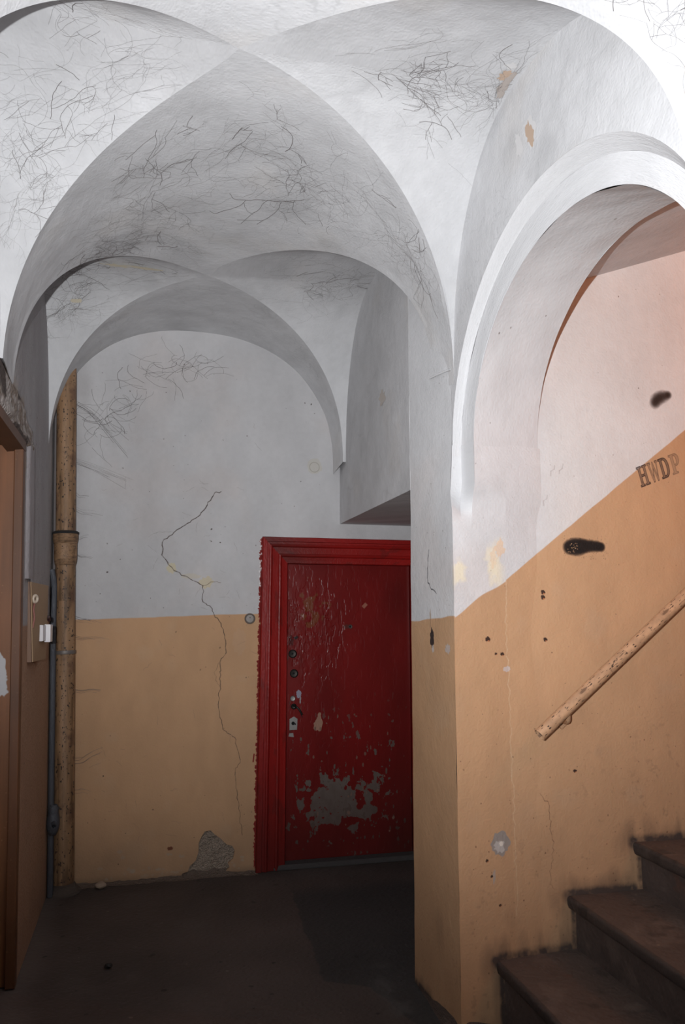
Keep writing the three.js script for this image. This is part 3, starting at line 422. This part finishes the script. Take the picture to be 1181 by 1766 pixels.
{
  const d1 = structGroup('door_1');
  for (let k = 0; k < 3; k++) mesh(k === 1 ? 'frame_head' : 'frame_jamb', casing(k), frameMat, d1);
  const flakes = grey(1024, (x, y) => { const m = 0.12 + 0.88 * sst(0.5, 0.0, Math.hypot((x - 0.2) / 0.42, (y - 0.76) / 0.26) - 0.3), n = fbm(x * 26, y * 34, 3, 57), d = sst(0.56, 0.62, fbm(x * 40, y * 26, 3, 63)); return clamp(0.5 + (n - 0.5) * 0.5 * m + 0.4 * d * m); }, 1);
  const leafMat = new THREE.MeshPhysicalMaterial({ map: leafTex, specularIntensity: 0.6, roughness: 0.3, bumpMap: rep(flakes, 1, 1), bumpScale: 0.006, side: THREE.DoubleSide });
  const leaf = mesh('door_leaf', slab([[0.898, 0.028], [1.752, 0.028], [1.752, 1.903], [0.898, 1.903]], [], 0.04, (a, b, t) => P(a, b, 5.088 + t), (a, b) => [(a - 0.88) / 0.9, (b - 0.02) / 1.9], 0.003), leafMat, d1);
  const dark = std(0.03, 0.025, 0.022, 0.45, { metalness: 0.6 }), steel = std(0.3, 0.29, 0.28, 0.4, { metalness: 0.7 }), hole = std(0.004, 0.004, 0.004, 0.9);
  const disc = (name, u, v, r, h, m, par, z = 5.088) => { const g = new THREE.LatheGeometry([[0, 0], [r * 0.75, 0], [r * 0.95, h * 0.25], [r, h * 0.7], [r, h]].map(([x, y]) => new THREE.Vector2(x, y)), 24); g.rotateX(Math.PI / 2); g.translate(u, v, -(z - h)); return mesh(name, g, m, par); };
  for (const [u, v] of [[0.938, 1.316], [0.948, 1.19]]) { const c = disc('lock_cylinder', u, v, 0.027, 0.014, dark, d1); disc('keyhole', u, v, 0.007, 0.002, hole, c, 5.0745); }
  { const c = disc('peephole', 1.33, 1.49, 0.014, 0.008, std(0.09, 0.05, 0.045, 0.5), d1); disc('lens', 1.33, 1.49, 0.008, 0.002, hole, c, 5.0805); }
  { const pl = mesh('lock_plate', slab([[0.925, 0.83], [0.975, 0.83], [0.978, 0.90], [0.955, 0.915], [0.925, 0.90]], [], 0.004, (a, b, t) => P(a, b, 5.083 + t), null, 0.001), steel, d1); disc('keyhole', 0.948, 0.873, 0.011, 0.003, hole, pl, 5.0835); disc('keyhole', 0.962, 0.868, 0.005, 0.003, hole, pl, 5.0835); }
  disc('handle_rosette', 0.944, 1.03, 0.017, 0.006, steel, d1);
  { const h = disc('handle_stub', 0.946, 0.982, 0.018, 0.02, dark, d1); mesh('lever', tubeGeo([P(0.946, 0.985, 5.07), P(0.965, 0.978, 5.045), P(0.985, 0.955, 5.04), P(1.0, 0.93, 5.042)], 0.006, 16, 8), dark, h); }
  mesh('loose_plate', slab([[0.92, 0.79], [0.955, 0.785], [0.95, 0.812], [0.925, 0.81]], [], 0.002, (a, b, t) => P(a, b, 5.084 + t), null, 0.0008), steel, d1);
  // worn stone threshold and dark soffit of the frame's rebate
  mesh('threshold', slab([[0.0, 0.0], [0.13, 0.0], [0.13, 0.03], [0.015, 0.026], [0.0, 0.012]], [], 1.05, (a, b, t) => P(0.82 + t, b, 5.0 + a), (a, b, t) => [t, a]), std(0.045, 0.04, 0.04, 0.85, { bumpMap: concreteBump, bumpScale: 0.006 }), d1);
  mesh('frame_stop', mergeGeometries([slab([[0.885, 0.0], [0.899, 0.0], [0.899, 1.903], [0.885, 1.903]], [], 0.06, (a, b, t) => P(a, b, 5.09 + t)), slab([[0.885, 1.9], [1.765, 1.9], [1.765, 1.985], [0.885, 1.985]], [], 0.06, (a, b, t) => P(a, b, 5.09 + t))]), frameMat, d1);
}
// ------------------------------------------------------------------ the wood-lined doorway in the left wall
{
  const d2 = structGroup('door_2');
  const wood = (seed, k, patch) => wallTexture(400, 1024, [0, 0.9, 0, 2.5], (u, v) => { const g = fbm(u * 60 + 3 * fbm(u * 3, v * 1, 3, seed), v * 2.2, 4, seed + 3), h = fbm(u * 5, v * 5, 4, seed + 7); const m = (0.7 + 0.5 * g) * (0.75 + 0.5 * h) * k; let c = [0.185 * m, 0.068 * m, 0.022 * m];
    if (patch) { const p = sst(0.52, 0.56, fbm(u * 12, v * 9, 5, seed + 11) - 0.6 * (Math.hypot((u - 0.17) / 0.11, (v - 1.33) / 0.17) - 0.8)); c = mix3(c, [0.5, 0.49, 0.5], p); } return c; }, (ctx, X, Y, s) => { const r = rng(seed); for (let i = 0; i < 900; i++) { ctx.fillStyle = `rgba(190,150,110,${0.35 * r()})`; ctx.fillRect(X(r() * 0.9), Y(r() * 2.4), 1 + r() * 1.5, 1 + r() * 1.5); } });
  const m1 = new THREE.MeshStandardMaterial({ map: wood(811, 1.1, true), roughness: 0.55, side: THREE.DoubleSide }), m2 = new THREE.MeshStandardMaterial({ map: wood(831, 0.62), roughness: 0.55, side: THREE.DoubleSide });
  const wuv = (a, b) => [a / 0.9, b / 2.5];
  // far lining board with its post; near ones out of the frame
  mesh('lining_board', slab([[0.03, 0], [0.45, 0], [0.45, 2.335], [0.03, 2.335]], [], 0.03, (a, b, t) => P(leftWallU(b) - a, b, 3.77 + t), wuv, 0.002), m1, d2);
  mesh('frame_post', slab([[-0.004, 0], [0.036, 0], [0.036, 2.345], [-0.004, 2.345]], [], 0.055, (a, b, t) => P(leftWallU(b) - a, b, 3.745 + t), wuv, 0.004), m2, d2);
  mesh('frame_post', slab([[-0.004, 0], [0.036, 0], [0.036, 2.345], [-0.004, 2.345]], [], 0.055, (a, b, t) => P(leftWallU(b) - a, b, 2.75 + t), wuv, 0.004), m2, d2);
  mesh('frame_head', slab([[-0.006, 2.315], [0.07, 2.305], [0.07, 2.36], [-0.006, 2.36]], [], 1.05, (a, b, t) => P(leftWallU(b) - a, b, 2.75 + t), (a, b, t) => [(a + b) / 0.9, t / 2.5], 0.004), m2, d2);
  mesh('head_lining', slab([[0.06, 2.335], [0.45, 2.335], [0.45, 2.36], [0.06, 2.36]], [], 1.05, (a, b, t) => P(leftWallU(b) - a, b, 2.75 + t), (a, b, t) => [a / 0.9, t / 2.5]), m2, d2);
  const lf = mesh('door_leaf', slab([[2.78, 0.01], [3.78, 0.01], [3.78, 2.34], [2.78, 2.34]], [], 0.04, (a, b, t) => P(-0.93 - t, b, a), (a, b) => [(a - 2.78) / 0.9 * 0.85, b / 2.5], 0.002), m1, d2);
}

// ------------------------------------------------------------------ things
const rust = (seed, base, spots, streak = 1) => { const t = wallTexture(256, 1024, [0, 0.4, 0, 1.6], (u, v) => { const per = 0.4; const n = fbm(u / per * 6, v / per * 6, 5, seed, 6), m = fbm(u / per * 16, v / per * 5, 4, seed + 9, 0), q = fbm(u / per * 34, v / per * 30, 3, seed + 19); let k = 0.7 + 0.6 * m; let c = [base[0] * k, base[1] * k, base[2] * k]; c = mix3(c, [0.12, 0.06, 0.035], sst(streak ? 0.5 : 0.62, streak ? 0.7 : 0.75, n) * 0.75); const st = fbm(u / per * 14, v / per * 1.2, 4, seed + 29); c = mix3(c, [c[0] * 0.4, c[1] * 0.38, c[2] * 0.36], sst(0.5, 0.72, st) * 0.8 * streak); c = mix3(c, [c[0] * 1.3, c[1] * 1.4, c[2] * 1.6], sst(0.45, 0.25, st) * 0.5 * streak); c = mix3(c, [0.03, 0.018, 0.014], sst(spots, spots + 0.03, q)); return c; }); t.wrapS = t.wrapT = THREE.RepeatWrapping; return t; };
{ // cast-iron soil pipe in the corner
  const p = thing('soil_pipe', 'thick tan vertical drain pipe with rust spots standing in the left back corner', 'pipe', P(-0.402, 0, 4.928)), PIPE_TILT = 0.039;
  const m = new THREE.MeshStandardMaterial({ map: rep(rust(901, [0.27, 0.155, 0.08], 0.72), 1, 2.0), roughness: 0.6, bumpMap: rep(concreteBump, 1, 6), bumpScale: 0.002, side: THREE.DoubleSide });
  const lathe = (pts) => { const g = new THREE.LatheGeometry(pts.map(([r, y]) => new THREE.Vector2(r, y)), 40); return g; };
  const bumps = []; for (let y = 0; y <= 3.3; y += 0.05) bumps.push([0.0575, y]);
  mesh('pipe_shaft', lathe(bumps), m, p);
  mesh('pipe_socket', lathe([[0.058, 1.86], [0.063, 1.875], [0.066, 1.9], [0.067, 1.99], [0.07, 2.0], [0.073, 2.02], [0.073, 2.05], [0.069, 2.062], [0.058, 2.064]]), m, p);
  mesh('caulked_joint', lathe([[0.0755, 2.048], [0.077, 2.053], [0.076, 2.06], [0.066, 2.067], [0.058, 2.068]]), std(0.02, 0.017, 0.016, 0.9), p);
  const cl = mesh('pipe_clamp', lathe([[0.058, 1.337], [0.0625, 1.338], [0.0625, 1.358], [0.058, 1.359]]), std(0.17, 0.15, 0.14, 0.5, { metalness: 0.3 }), p);
  mesh('clamp_lug', (() => { const g = new RoundedBoxGeometry(0.05, 0.022, 0.012, 2, 0.003); g.translate(-0.08, 1.348, 0.01); return g; })(), cl.material, cl);
  p.rotation.z = PIPE_TILT;
  mesh('pipe_foot', lathe([[0.095, -0.005], [0.092, 0.01], [0.075, 0.022], [0.066, 0.04], [0.058, 0.05]]), std(0.11, 0.085, 0.07, 0.95, { bumpMap: concreteBump, bumpScale: 0.01 }), p);
}
{ // thin blue-grey pipe with its stop cock
  const p = thing('service_pipe', 'thin blue-grey pipe with a bulging stop cock beside the thick drain pipe', 'thin pipe');
  const m = std(0.085, 0.09, 0.105, 0.55, { metalness: 0.3, bumpMap: concreteBump, bumpScale: 0.004 });
  mesh('pipe_run', tubeGeo([P(-0.466, 0.0, 4.86), P(-0.477, 0.3, 4.86), P(-0.499, 0.9, 4.865), P(-0.521, 1.5, 4.87), P(-0.53, 1.76, 4.87), P(-0.545, 1.83, 4.87)], 0.017, 60, 12), m, p);
  const v = new THREE.LatheGeometry([[0.0, 0.33], [0.018, 0.335], [0.03, 0.36], [0.036, 0.39], [0.034, 0.43], [0.026, 0.46], [0.03, 0.48], [0.018, 0.5]].map(([r, y]) => new THREE.Vector2(r, y)), 20); v.translate(-0.467, 0, -4.845);
  const vb = mesh('valve_body', v, m, p);
  mesh('valve_spindle', tubeGeo([P(-0.465, 0.41, 4.83), P(-0.458, 0.405, 4.79), P(-0.455, 0.40, 4.77)], 0.011, 8, 10), m, vb);
}
{ // meter board
  const a = thing('meter_board', 'tan wooden board with a white socket fixed to the left wall before the pipe', 'board');
  const tm = std(0.33, 0.215, 0.125, 0.7, { bumpMap: concreteBump, bumpScale: 0.001 });
  const Q = (x, y, z) => { const t = (1.72 - y) / 0.38; return P(mix(-0.551, -0.512, x) + 0.026 * t * (1 - 0.8 * x) + z, y - 0.004 * x, mix(4.0, 4.35, x)); };  // x along, y height, z off the wall
  const bx = (x0, x1, y0, y1, z0, z1, bev = 0.002) => slab([[x0, y0], [x1, y0], [x1, y1], [x0, y1]], [], z1 - z0, (p, q, t) => Q(p, q, z0 + t), (p, q, t) => [p, q + t], bev);
  mesh('board', bx(0, 1, 1.34, 1.72, -0.015, 0.012), tm, a);
  mesh('edge_strip', bx(-0.05, 0.0, 1.34, 1.72, -0.03, 0.008), std(0.2, 0.12, 0.08, 0.7), a);
  const s = mesh('socket_base', bx(0.42, 0.97, 1.435, 1.515, 0.012, 0.03, 0.004), std(0.62, 0.6, 0.62, 0.4), a);
  mesh('socket_cover', bx(0.62, 0.78, 1.43, 1.518, 0.03, 0.052, 0.004), std(0.66, 0.64, 0.66, 0.35), s);
  mesh('rocker', bx(0.80, 0.93, 1.45, 1.5, 0.03, 0.036, 0.001), std(0.22, 0.12, 0.05, 0.5), s);
  const ring = new THREE.TorusGeometry(0.016, 0.007, 10, 24); ring.rotateY(Math.PI / 2 - 0.5); const c = Q(0.1, 1.64, 0.022); ring.translate(c.x, c.y, c.z);
  mesh('porcelain_ring', ring, std(0.6, 0.5, 0.4, 0.3), a);
  mesh('wire', tubeGeo([Q(0.12, 1.625, 0.02), Q(0.05, 1.59, 0.018), Q(0.06, 1.55, 0.02), Q(0.03, 1.5, 0.014)], 0.004, 20, 8), std(0.3, 0.12, 0.1, 0.5), a);
  mesh('wire', tubeGeo([Q(0.95, 1.55, 0.01), Q(1.06, 1.555, 0.016), Q(1.12, 1.54, 0.014), Q(1.18, 1.56, 0.0)], 0.008, 20, 8), std(0.05, 0.02, 0.025, 0.5), a);
}
{ // round cover on the back wall
  const g = thing('junction_box', 'small round grey cover plate on the wall just left of the red door frame', 'cover plate', P(0.65, 1.543, D_BACK));
  const ring = new THREE.LatheGeometry([[0.024, 0.002], [0.027, 0.009], [0.031, 0.01], [0.034, 0.007], [0.0345, 0.0]].map(([r, y]) => new THREE.Vector2(r, y)), 32); ring.rotateX(Math.PI / 2); mesh('rim', ring, std(0.14, 0.11, 0.09, 0.6), g);
  const lid = new THREE.LatheGeometry([[0, 0.006], [0.02, 0.005], [0.025, 0.003]].map(([r, y]) => new THREE.Vector2(r, y)), 32); lid.rotateX(Math.PI / 2); mesh('lid', lid, std(0.3, 0.27, 0.25, 0.6), g);
  mesh('screw', (() => { const q = new THREE.CylinderGeometry(0.004, 0.004, 0.003, 12); q.rotateX(Math.PI / 2); q.translate(0.0, 0.007, 0.007); return q; })(), std(0.08, 0.06, 0.05, 0.4, { metalness: 0.6 }), g);
  g.rotation.y = 0;
}
{ // handrail
  const g = thing('handrail', 'rust-flecked tan tubular handrail rising along the stair wall', 'handrail');
  const m = new THREE.MeshStandardMaterial({ map: rep(rust(931, [0.5, 0.3, 0.175], 0.71, 0), 6, 0.35), roughness: 0.5, side: THREE.DoubleSide });
  const A = P(1.517, 1.092, 2.86), B = P(3.9, 1.092 + 2.383 * 0.785, 2.86), dir = B.clone().sub(A).normalize();
  const sh = new THREE.Shape(); sh.absarc(0, 0, 0.025, 0, Math.PI * 2); const hl = new THREE.Path(); hl.absarc(0, 0, 0.0205, 0, Math.PI * 2, true); sh.holes.push(hl);
  const rail = mesh('rail', new THREE.TubeGeometry(new THREE.LineCurve3(A, B), 60, 0.025, 24), m, g);
  const cap = new THREE.CircleGeometry(0.0246, 24); cap.lookAt(dir.clone().negate()); cap.translate(A.x + dir.x * 0.012, A.y + dir.y * 0.012, A.z + dir.z * 0.012); mesh('end_plug', cap, std(0.05, 0.025, 0.018, 0.8), rail);
  for (const u of [1.645, 2.75]) { const v = 1.092 + (u - 1.517) * 0.785; const br = mesh('bracket', tubeGeo([P(u, v - 0.02, 2.862), P(u + 0.01, v - 0.05, 2.88), P(u + 0.02, v - 0.06, 2.915), P(u + 0.02, v - 0.06, 2.95)], 0.011, 20, 10), m, g);
    const pl = new RoundedBoxGeometry(0.05, 0.05, 0.012, 2, 0.003); pl.rotateZ(0.7); const q = P(u + 0.02, v - 0.06, 2.945); pl.translate(q.x, q.y, q.z); mesh('wall_plate', pl, m, br); }
}
{ // stairs
  const g = thing('staircase', 'worn dark concrete stairs climbing to the right along the tan wall', 'stairs');
  const tex = wallTexture(1024, 1024, [0, 2, 0, 2], (u, v) => { const k = 0.65 + 0.7 * fbm(u * 3, v * 3, 5, 951), n = fbm(u * 9, v * 9, 4, 961); let c = [0.08 * k, 0.058 * k, 0.05 * k]; c = mix3(c, [0.13, 0.1, 0.085], sst(0.58, 0.75, n) * 0.5); c = mix3(c, [0.12, 0.05, 0.03], sst(0.68, 0.76, fbm(u * 5, v * 5, 4, 971)) * 0.5); c = mix3(c, [0.03, 0.022, 0.02], sst(0.62, 0.8, fbm(u * 13, v * 13, 4, 981)) * 0.6); return c; }, (ctx, X, Y, s) => { speckle(ctx, X, Y, s, 300, 5, [0, 2, 0, 2], '150,130,115', 0.006, 0.5); });
  tex.wrapS = tex.wrapT = THREE.RepeatWrapping; tex.repeat.set(0.5, 0.5);
  const mt = new THREE.MeshStandardMaterial({ map: tex, roughness: 0.8, bumpMap: concreteBump, bumpScale: 0.006, side: THREE.DoubleSide }), mr = new THREE.MeshStandardMaterial({ map: tex, color: new THREE.Color().setRGB(0.75, 0.74, 0.76), roughness: 0.85, bumpMap: concreteBump, bumpScale: 0.006, side: THREE.DoubleSide });
  const mn = new THREE.MeshStandardMaterial({ map: tex, color: new THREE.Color().setRGB(0.5, 0.5, 0.52), roughness: 0.75, bumpMap: concreteBump, bumpScale: 0.006, side: THREE.DoubleSide });
  STEPS.forEach(([u0, v], i) => {
    const st = new THREE.Group(); st.name = 'step'; g.add(st);
    const nose = []; for (let k = 0; k <= 6; k++) { const a = Math.PI / 2 + k / 6 * Math.PI / 2; nose.push([u0 + 0.014 + 0.014 * Math.cos(a), v - 0.013 + 0.013 * Math.sin(a)]); } nose.push([u0 + 0.001, v - 0.03], [u0 + 0.006, v - 0.044], [u0 + 0.014, v - 0.05]);
    const strip = (prof) => grid(prof.length - 1, 70, (a, b) => { const [x, y] = prof[Math.round(a * (prof.length - 1))], d = mix(1.495, 2.951, b), wear = 0.012 * Math.exp(-Math.pow((d - 2.2) / 0.4, 2)) * sst(u0 + 0.2, u0, x); return P(x + 0.004 * nz(x * 20, d * 9, i) - 0.004, y - wear + 0.003 * nz(x * 12, d * 7, i + 5), d); }, (a, b, p) => [p.x + p.y + 0.37 * i, -p.z + 0.61 * i]);
    mesh('tread', strip([[u0 + 0.37, v], [u0 + 0.18, v - 0.003], [u0 + 0.06, v - 0.001], nose[0]]), mt, st);
    mesh('nosing', strip([...nose, [u0 + 0.05, v - 0.05]]), mn, st);
    const vb = i ? STEPS[i - 1][1] - 0.01 : -0.01;
    mesh('riser', grid(8, 60, (a, b) => { const y = mix(vb, v - 0.047, a), d = mix(1.495, 2.951, b); return P(u0 + 0.03 + 0.004 * nz(y * 9, d * 7, i), y, d); }, (a, b, p) => [p.y + 0.53 * i, -p.z + 0.3]), mr, st);
  });
}
{ // bulb in the stairwell, beyond the frame: the warm light on the stair wall
  const L = P(3.25, 3.2, 1.9);
  const g = thing('pendant_bulb', 'bare warm bulb hanging on a flex from the rising ceiling over the stairs', 'light bulb', L);
  const glow = new THREE.MeshStandardMaterial({ color: 0x2a1505, emissive: new THREE.Color(1, 0.34, 0.05), emissiveIntensity: 1.2 });
  const bulb = mesh('glass_bulb', new THREE.LatheGeometry([[0, -0.055], [0.018, -0.05], [0.03, -0.03], [0.032, -0.012], [0.026, 0.012], [0.015, 0.035], [0.014, 0.045]].map(([r, y]) => new THREE.Vector2(r, y)), 24), glow, g);
  mesh('lamp_holder', new THREE.LatheGeometry([[0.016, 0.04], [0.021, 0.045], [0.021, 0.085], [0.008, 0.1], [0.004, 0.11]].map(([r, y]) => new THREE.Vector2(r, y)), 20), std(0.03, 0.03, 0.03, 0.5), g);
  mesh('flex', tubeGeo([new THREE.Vector3(0, 0.1, 0), new THREE.Vector3(0.002, 0.25, 0), new THREE.Vector3(0, 0.366, 0)], 0.003, 8, 6), std(0.03, 0.03, 0.03, 0.5), g);
  const pl = new THREE.PointLight(new THREE.Color(1, 0.28, 0.06), 1.65, 0, 2); pl.position.set(0, -0.012, 0); pl.castShadow = true; pl.shadow.radius = 1.2; g.add(pl);
}
{ // specks on the floor
  const mk = (u, d, r, seed) => { const g = new THREE.IcosahedronGeometry(r, 2), p = g.attributes.position; for (let i = 0; i < p.count; i++) { const x = p.getX(i), y = p.getY(i), z = p.getZ(i), k = 1 + 0.35 * nz(x / r * 1.3 + seed, y / r * 1.3, z / r * 1.3); p.setXYZ(i, x * k, y * k * 0.6, z * k); } g.computeVertexNormals(); g.translate(0, r * 0.45, 0); return g; };
  tag(mesh('pebble', mk(0, 0, 0.017, 3), std(0.012, 0.01, 0.01, 0.6)), 'small black pebble lying alone on the dark floor left of the middle', 'pebble').position.copy(P(-0.108, 0, 3.86));
  tag(mesh('plaster_crumb', mk(0, 0, 0.03, 8), std(0.32, 0.24, 0.18, 0.95)), 'tan lump of fallen plaster at the foot of the back wall near the pipe', 'rubble').position.copy(P(-0.2, 0.0, 4.95));
}
// ------------------------------------------------------------------ cobwebs: dusty threads stuck to the vault and hanging by the pipe
const webMat = std(0.19, 0.17, 0.165, 1);
function strandGeo(pts, r) { return new THREE.TubeGeometry(new THREE.CatmullRomCurve3(pts), Math.max(4, pts.length * 2), r, 3, false); }
function stuckWeb(name, label, fn, lenA, lenT, clusters, seed) {
  const r = rng(seed), geos = [], e = 0.002;
  const at = (a, t) => { const p = fn(clamp(a, 0.01, 0.99), clamp(t, 0.01, 0.99)), c = P(0.35, 2.2, -p.z); return p.lerp(c, 0.009 / p.distanceTo(c)); };
  const walk = (a, t, dir, n, step, rad, depth) => {
    const pts = [at(a, t)]; let curl = (r() - 0.5) * 0.5; const h = 0.003;
    for (let i = 0; i < n; i++) {
      const la = Math.max(0.25, fn(clamp(a + h), t).distanceTo(fn(clamp(a - h), t)) / (2 * h)), lt = Math.max(0.12, fn(a, clamp(t + h)).distanceTo(fn(a, clamp(t - h))) / (2 * h));
      dir += curl * 0.6 + (r() - 0.5) * 0.65; curl += (r() - 0.5) * 0.3; curl *= 0.85; a += Math.cos(dir) * step / la; t += Math.sin(dir) * step / lt;
      if (a < 0.03 || a > 0.97 || t < 0.02 || t > 0.98) break; pts.push(at(a, t));
      if (depth > 0 && r() < 0.17) walk(a, t, dir + (r() < 0.5 ? 1 : -1) * (0.5 + r()), Math.ceil(n * 0.55), step, rad * 0.8, depth - 1);
    }
    if (pts.length > 2) geos.push(strandGeo(pts, rad));
  };
  for (const [a, t, sa, st, n] of clusters) for (let i = 0; i < n * 0.8; i++) walk(clamp(a + (r() + r() - 1) * sa, 0.04, 0.96), clamp(t + (r() + r() - 1) * st, 0.03, 0.97), r() * 6.28, 5 + Math.floor(22 * r() * r()), 0.011 + 0.01 * r(), 0.00022 + 0.0009 * Math.pow(r(), 6), 2);
  const m = mesh(name, mergeGeometries(geos), webMat); m.castShadow = false; return tag(m, label, 'cobweb', { kind: 'stuff' });
}
stuckWeb('cobweb', 'dusty cobweb threads over the grey vault panel between the two groin crossings', BARRELS[1], 2.7, 0.95, [[0.35, 0.85, 0.12, 0.14, 70], [0.41, 0.6, 0.1, 0.2, 36], [0.43, 0.25, 0.12, 0.2, 22], [0.5, 0.4, 0.15, 0.3, 30], [0.6, 0.5, 0.12, 0.3, 46], [0.79, 0.4, 0.06, 0.15, 28], [0.6, 0.3, 0.1, 0.2, 18]], 11);
stuckWeb('cobweb', 'dark branching cobweb threads on the front left vault panel above the wooden doorway', cross(0, 'l'), 2.0, 0.6, [[0.7, 0.6, 0.1, 0.3, 36], [0.6, 0.6, 0.08, 0.3, 24], [0.6, 0.3, 0.08, 0.2, 18], [0.77, 0.5, 0.06, 0.2, 24], [0.5, 0.4, 0.04, 0.3, 16]], 12);
stuckWeb('cobweb', 'sooty cobweb threads on the bright vault panel left of the stair arch', cross(0, 'r'), 2.0, 0.7, [[0.517, 0.95, 0.06, 0.06, 40], [0.525, 0.72, 0.02, 0.2, 24], [0.5, 0.45, 0.05, 0.2, 12], [0.6, 0.6, 0.1, 0.4, 10]], 13);
stuckWeb('cobweb', 'dark cobweb clump on the small left vault panel over the drain pipe', cross(1, 'l'), 2.0, 0.6, [[0.68, 0.6, 0.06, 0.15, 50], [0.58, 0.57, 0.1, 0.25, 28], [0.5, 0.4, 0.03, 0.4, 22]], 14);
stuckWeb('cobweb', 'sparse dark cobweb hairs on the overexposed ceiling at the top right corner', BARRELS[0], 2.7, 2.9, [[0.8, 0.99, 0.02, 0.02, 8], [0.86, 0.965, 0.03, 0.03, 14], [0.92, 0.99, 0.02, 0.02, 6]], 16);
stuckWeb('cobweb', 'fine cobweb threads on the small right vault panel above the low passage', cross(1, 'r'), 2.0, 0.7, [[0.52, 0.85, 0.05, 0.15, 28], [0.52, 0.6, 0.05, 0.2, 26]], 15);
{
  const r = rng(21), geos = [];
  const edge = BARRELS[2];
  const w2 = (u, v) => P(u, v, D_BACK - 0.004);
  // fans of threads running from the pipe to the wall
  for (const [v, l, dv, n] of [[2.86, 0.34, -0.28, 9], [2.50, 0.34, -0.14, 8], [2.2, 0.16, -0.03, 3], [1.93, 0.1, -0.02, 4], [1.55, 0.16, -0.05, 5], [1.43, 0.2, -0.02, 4], [1.12, 0.16, -0.02, 4], [0.72, 0.17, 0.05, 4], [0.55, 0.1, -0.04, 3], [2.3, 0.09, -0.01, 3], [2.05, 0.12, 0.02, 3]])
    for (let i = 0; i < n; i++) { const v0 = v + 0.04 * (r() - 0.5), e = l * (0.45 + 0.55 * r()), v1 = v0 + dv * (0.6 + 0.6 * r()) * e / l; const x0 = -0.343 - 0.039 * v0; geos.push(strandGeo([P(x0 - 0.004, v0, 4.93), P(x0 + e * 0.3, mix(v0, v1, 0.1) - 0.01, 4.99), w2(x0 + e * 0.6, mix(v0, v1, 0.5)), w2(x0 + e, v1)], 0.0004 + 0.0009 * r() * r())); }
  // loops hanging under the edge of the vault
  for (let i = 0; i < 70; i++) { let u = mix(-0.36, 0.35, Math.pow(r(), 1.5)), v = 3.36 - 0.9 * Math.pow((u - 0.26) / 0.85, 2) - 0.06 - 0.22 * r(), d = r() * 6.28; const pts = []; let c = (r() - 0.5); for (let k = 0; k < 12; k++) { pts.push(w2(u, v)); d += c * 0.5 + (r() - 0.5) * 0.7; u += 0.018 * Math.cos(d); v += 0.014 * Math.sin(d); } geos.push(strandGeo(pts, 0.0005 + 0.001 * r() * r())); }
  const m = mesh('cobweb', mergeGeometries(geos), webMat); tag(m, 'loose cobweb threads strung from the drain pipe onto the back wall', 'cobweb', { kind: 'stuff' });
}
renderer.render(scene, camera);
